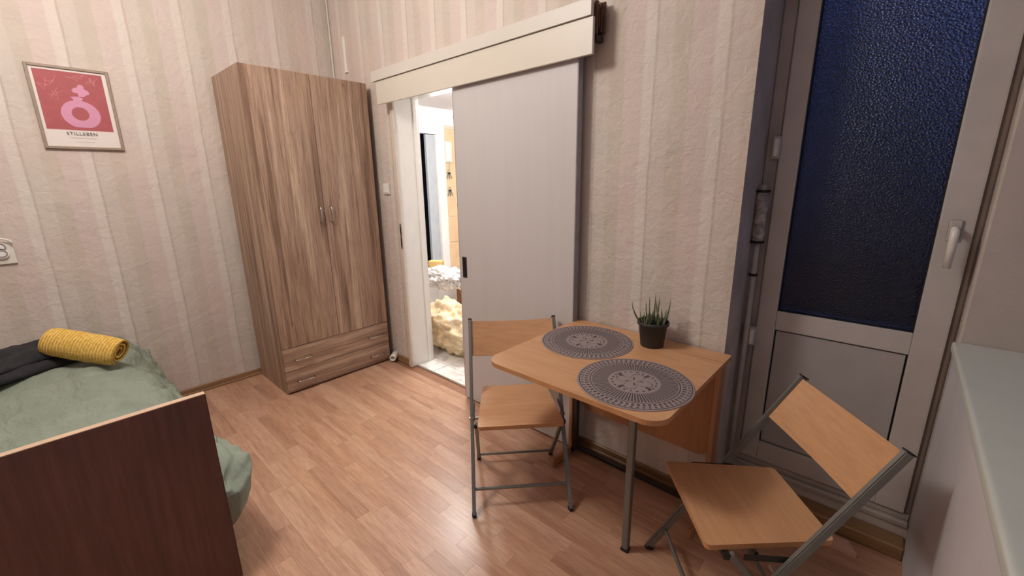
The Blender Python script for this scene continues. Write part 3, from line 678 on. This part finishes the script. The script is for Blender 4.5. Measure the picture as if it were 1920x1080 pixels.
# ------------------------------------------------------------------ folding table
TZ = .725
ta = tag(empty('drop_leaf_table', (-.785, 1.43, 0)), 'beech drop leaf folding table with grey metal leg', 'table')
def slab(name, pts, rads, z0, z1, parent, mat=('beech', 'beech_edge')):
    bm = bmesh.new(); pl = round_poly([Vector((a, b, z0)) for a, b in pts], rads); prism(bm, pl, (0, 0, z1-z0))
    bm.normal_update()
    for f in bm.faces:
        if abs(f.normal.z) < .5: f.material_index = 1
    return mesh_obj(name, bm, mat, parent)
slab('raised_leaf', [(-.372, -.335), (.362, -.335), (.362, .243), (-.372, .243)], [.07, .07, 0, 0], TZ-.018, TZ, ta)
slab('fixed_top', [(-.372, .245), (.362, .245), (.362, .343), (-.372, .343)], [0, 0, .01, .01], TZ-.018, TZ, ta)
bm = bmesh.new(); pl = round_poly([Vector((-.33, .318, .706)), Vector((.335, .318, .706)), Vector((.335, .318, .245)), Vector((-.33, .318, .245))], [0, 0, .07, .07]); prism(bm, pl, (0, .016, 0)); mesh_obj('hanging_leaf', bm, 'beech_dark', ta)
for (x0, x1) in ((.335, .353), (-.352, -.334)):
    up_ = bx('upright', (x0, x1, .245, .312, .0, TZ-.019), 'beech_dark', ta, bev=.0015)
    bx('foot', (x0, x1, .09, .312, 0, .045), 'beech_dark', up_, bev=.004)
bx('apron_rail', (-.334, .335, .262, .280, .62, TZ-.019), 'beech_dark', ta)
bx('stretcher', [(-.334, .335, .268, .286, .02, .042)], 'metal_dark', ta, bev=.002)
lg = bx('swing_leg', (.163, .189, -.134, -.108, .012, TZ-.019), 'metal', ta, bev=.003)
bx('foot_cap', (.161, .191, -.136, -.106, 0, .014), 'rubber', lg, bev=.002)
bm = bmesh.new(); bar(bm, (.176, -.12, .69), (-.318, .262, .69), .02, .02, Vector((0, 0, 1))); mesh_obj('gate_rail', bm, 'metal', ta)
bm = bmesh.new(); bar(bm, (-.318, .262, .03), (-.318, .262, .70), .024, .024); mesh_obj('gate_post', bm, 'metal_dark', ta)
# placemats, plant
for (x, y, rz, lb) in ((-.953, 1.530, .35, 'round grey printed placemat nearer the sliding door'), (-.612, 1.302, .1, 'round grey printed placemat nearer the right chair')):
    bm = bmesh.new(); lathe(bm, [(.001, 0), (.198, 0), (.2, .0012), (.198, .0025), (.001, .0025)], 72)
    o = mesh_obj('placemat', bm, 'mat'); o.location = (x, y, TZ+.0003); o.rotation_euler = (0, 0, rz); tag(o, lb, 'placemat', 'placemats on the table')
pt_ = tag(empty('potted_succulent', (-.716, 1.672, TZ)), 'small spiky succulent in a dark pot on the table', 'plant')
bm = bmesh.new(); lathe(bm, [(.046, 0), (.048, .003), (.058, .094), (.065, .096), (.066, .108), (.063, .110), (.060, .108), (.056, .088), (.001, .088)], 40); mesh_obj('pot', bm, 'pot', pt_, True)
bm = bmesh.new(); lathe(bm, [(.001, .088), (.057, .0885), (.03, .098), (.001, .1)], 24); mesh_obj('soil', bm, 'soil', pt_, True)
rl_ = random.Random(11)
spikes = [(-.048, .0, .06, .105), (-.022, .008, .02, .10), (-.012, -.01, .01, .125), (.0, .012, .0, .132), (.012, -.004, .01, .125), (.03, .01, -.03, .10), (.04, -.006, .035, .105), (.05, .004, .02, .11), (.044, -.02, .03, .085), (-.03, -.02, -.02, .085)]
for k in range(22): spikes.append((rl_.uniform(-.04, .04), rl_.uniform(-.035, .035), rl_.uniform(-.03, .03), rl_.uniform(.035, .07)))
for (sx, sy, ln, hh) in [(a_, b_, c_*1.0, d_*1.08) for (a_, b_, c_, d_) in spikes]:
    # sx is across the view, turned to the camera's right direction
    c_, s_ = .737, -.674*-1
    bxp = Vector((sx*.737-sy*.2, sx*.674+sy*.9, .09)); lean = Vector((ln*.737*(1 if sx >= 0 else -1)*(1), ln*.674*(1 if sx >= 0 else -1), 0))
    bm = bmesh.new(); pts = []; rads = []
    for i in range(7):
        f = i/6; bend = f*f if sx > .03 and ln > 0 and hh > .1 else f
        pts.append(bxp*1.0+Vector((0, 0, hh*f))+lean*(math.sin(f*PI*.5))*.8); rads.append(.0046*(1-f)**.7+.0004)
    tube(bm, pts, rads, 6); mesh_obj('leaf', bm, 'leaf', pt_, True)

# ------------------------------------------------------------------ folding chairs
def make_chair(name, label, loc, rz):
    t = tag(empty(name, loc, rz), label, 'chair', 'folding chairs at the table')
    w, yf, yb, ht, hs = .425, -.222, .269, .742, .418
    def L(f): return yf+(yb-yf)*f, ht*f
    for s in (-1, 1):
        bm = bmesh.new(); bar(bm, (s*w/2, yf, .008), (s*w/2, yb, ht), .016, .028, Vector((1, 0, 0)), .003); lg = mesh_obj('long_leg', bm, 'metal', t)
        d = Vector((0, yb-yf, ht)).normalized()
        bm = bmesh.new(); bar(bm, Vector((s*w/2, yf, .0))+d*.0, Vector((s*w/2, yf, 0))+d*.022, .019, .031, Vector((1, 0, 0)), .003); c = mesh_obj('foot_cap', bm, 'rubber', lg)
        for v in c.data.vertices: v.co.z = max(v.co.z, .0)
        bm = bmesh.new(); bar(bm, Vector((s*w/2, yb, ht))-d*.001, Vector((s*w/2, yb, ht))+d*.004, .018, .030, Vector((1, 0, 0)), .001); mesh_obj('end_cap', bm, 'rubber', lg)
        x2 = s*(w/2-.022)
        bm = bmesh.new(); bar(bm, (x2, .183, .008), (x2, -.125, hs-.022), .016, .022, Vector((1, 0, 0)), .003); rg = mesh_obj('short_leg', bm, 'metal', t)
        bm = bmesh.new(); bar(bm, (x2, .185, .0), (x2, .173, .02), .019, .026, Vector((1, 0, 0)), .002); c = mesh_obj('foot_cap', bm, 'rubber', rg)
        for v in c.data.vertices: v.co.z = max(v.co.z, .0)
        yl, zl = L(.47)
        bm = bmesh.new(); bar(bm, (s*(w/2-.012), yl+.05, hs-.03), (s*(w/2-.012), yl-.10, hs-.022), .004, .02, Vector((1, 0, 0)), .001); mesh_obj('hinge_plate', bm, 'metal_dark', t)
        bm = bmesh.new(); tube(bm, [(s*(w/2-.03), yl-.01, zl), (s*(w/2+.013), yl-.01, zl)], .007, 10); mesh_obj('pivot_bolt', bm, 'chrome', t)
    y1, z1 = L(.125)
    bm = bmesh.new(); tube(bm, [(-w/2, y1, z1), (w/2, y1, z1)], .0075, 10); mesh_obj('front_crossbar', bm, 'metal', t)
    bm = bmesh.new(); tube(bm, [(-w/2+.022, .183-.308*.14, .055), (w/2-.022, .183-.308*.14, .055)], .0065, 10); mesh_obj('rear_crossbar', bm, 'metal', t)
    bm = bmesh.new(); bar(bm, (-w/2+.012, -.135, hs-.027), (w/2-.012, -.135, hs-.027), .018, .018, Vector((0, 1, 0)), .002); mesh_obj('seat_rail', bm, 'metal_dark', t)
    bm = bmesh.new(); bar(bm, (-.15, .10, hs-.027), (.15, .10, hs-.027), .018, .018, Vector((0, 1, 0)), .002); mesh_obj('seat_rail', bm, 'metal_dark', t)
    slab('seat', [(-.186, -.190), (.186, -.190), (.158, .180), (-.158, .180)], [.014, .014, .014, .014], hs-.017, hs, t)
    # bent backrest board between the long legs
    bm = bmesh.new(); d = Vector((0, yb-yf, ht)).normalized(); nrm = Vector((0, d.z, -d.y)); n = 14; cols = []
    for i in range(n+1):
        u = -1+2*i/n; off = nrm*(.022*(1-u*u)); x_ = u*(w/2-.008); c4 = []
        for (f, th) in ((.795, -.005), (.795, .005), (.992, .005), (.992, -.005)):
            yl, zl = L(f); c4.append(bm.verts.new(Vector((x_, yl, zl))+off+nrm*th))
        cols.append(c4)
    for A, B in zip(cols, cols[1:]):
        for k in range(4):
            fc = bm.faces.new((A[k], A[(k+1) % 4], B[(k+1) % 4], B[k])); fc.material_index = 1 if k in (1, 3) else 0
            fc.material_index = 0 if k in (0, 2) else 0
    bm.faces.new(cols[0]); bm.faces.new(cols[-1][::-1]); mesh_obj('backrest', bm, 'beech', t)
    return t
make_chair('folding_chair', 'beech folding chair in front of the sliding door', (-1.196, 1.335, 0), .815)
make_chair('folding_chair', 'beech folding chair by the balcony door, nearest the right wall', (-.239, 1.351, 0), -.877)

# pale wedge lying behind the right chair
bm = bmesh.new(); prism(bm, [(-.05, -.03, 0), (.05, -.03, 0), (.02, .03, 0), (-.05, .03, 0)], (0, 0, .02)); o = mesh_obj('wooden_wedge', bm, 'pinkwood'); o.location = (.02, 1.88, .0005)
tag(o, 'small pale pink wedge on the floor behind the right chair', 'wedge')
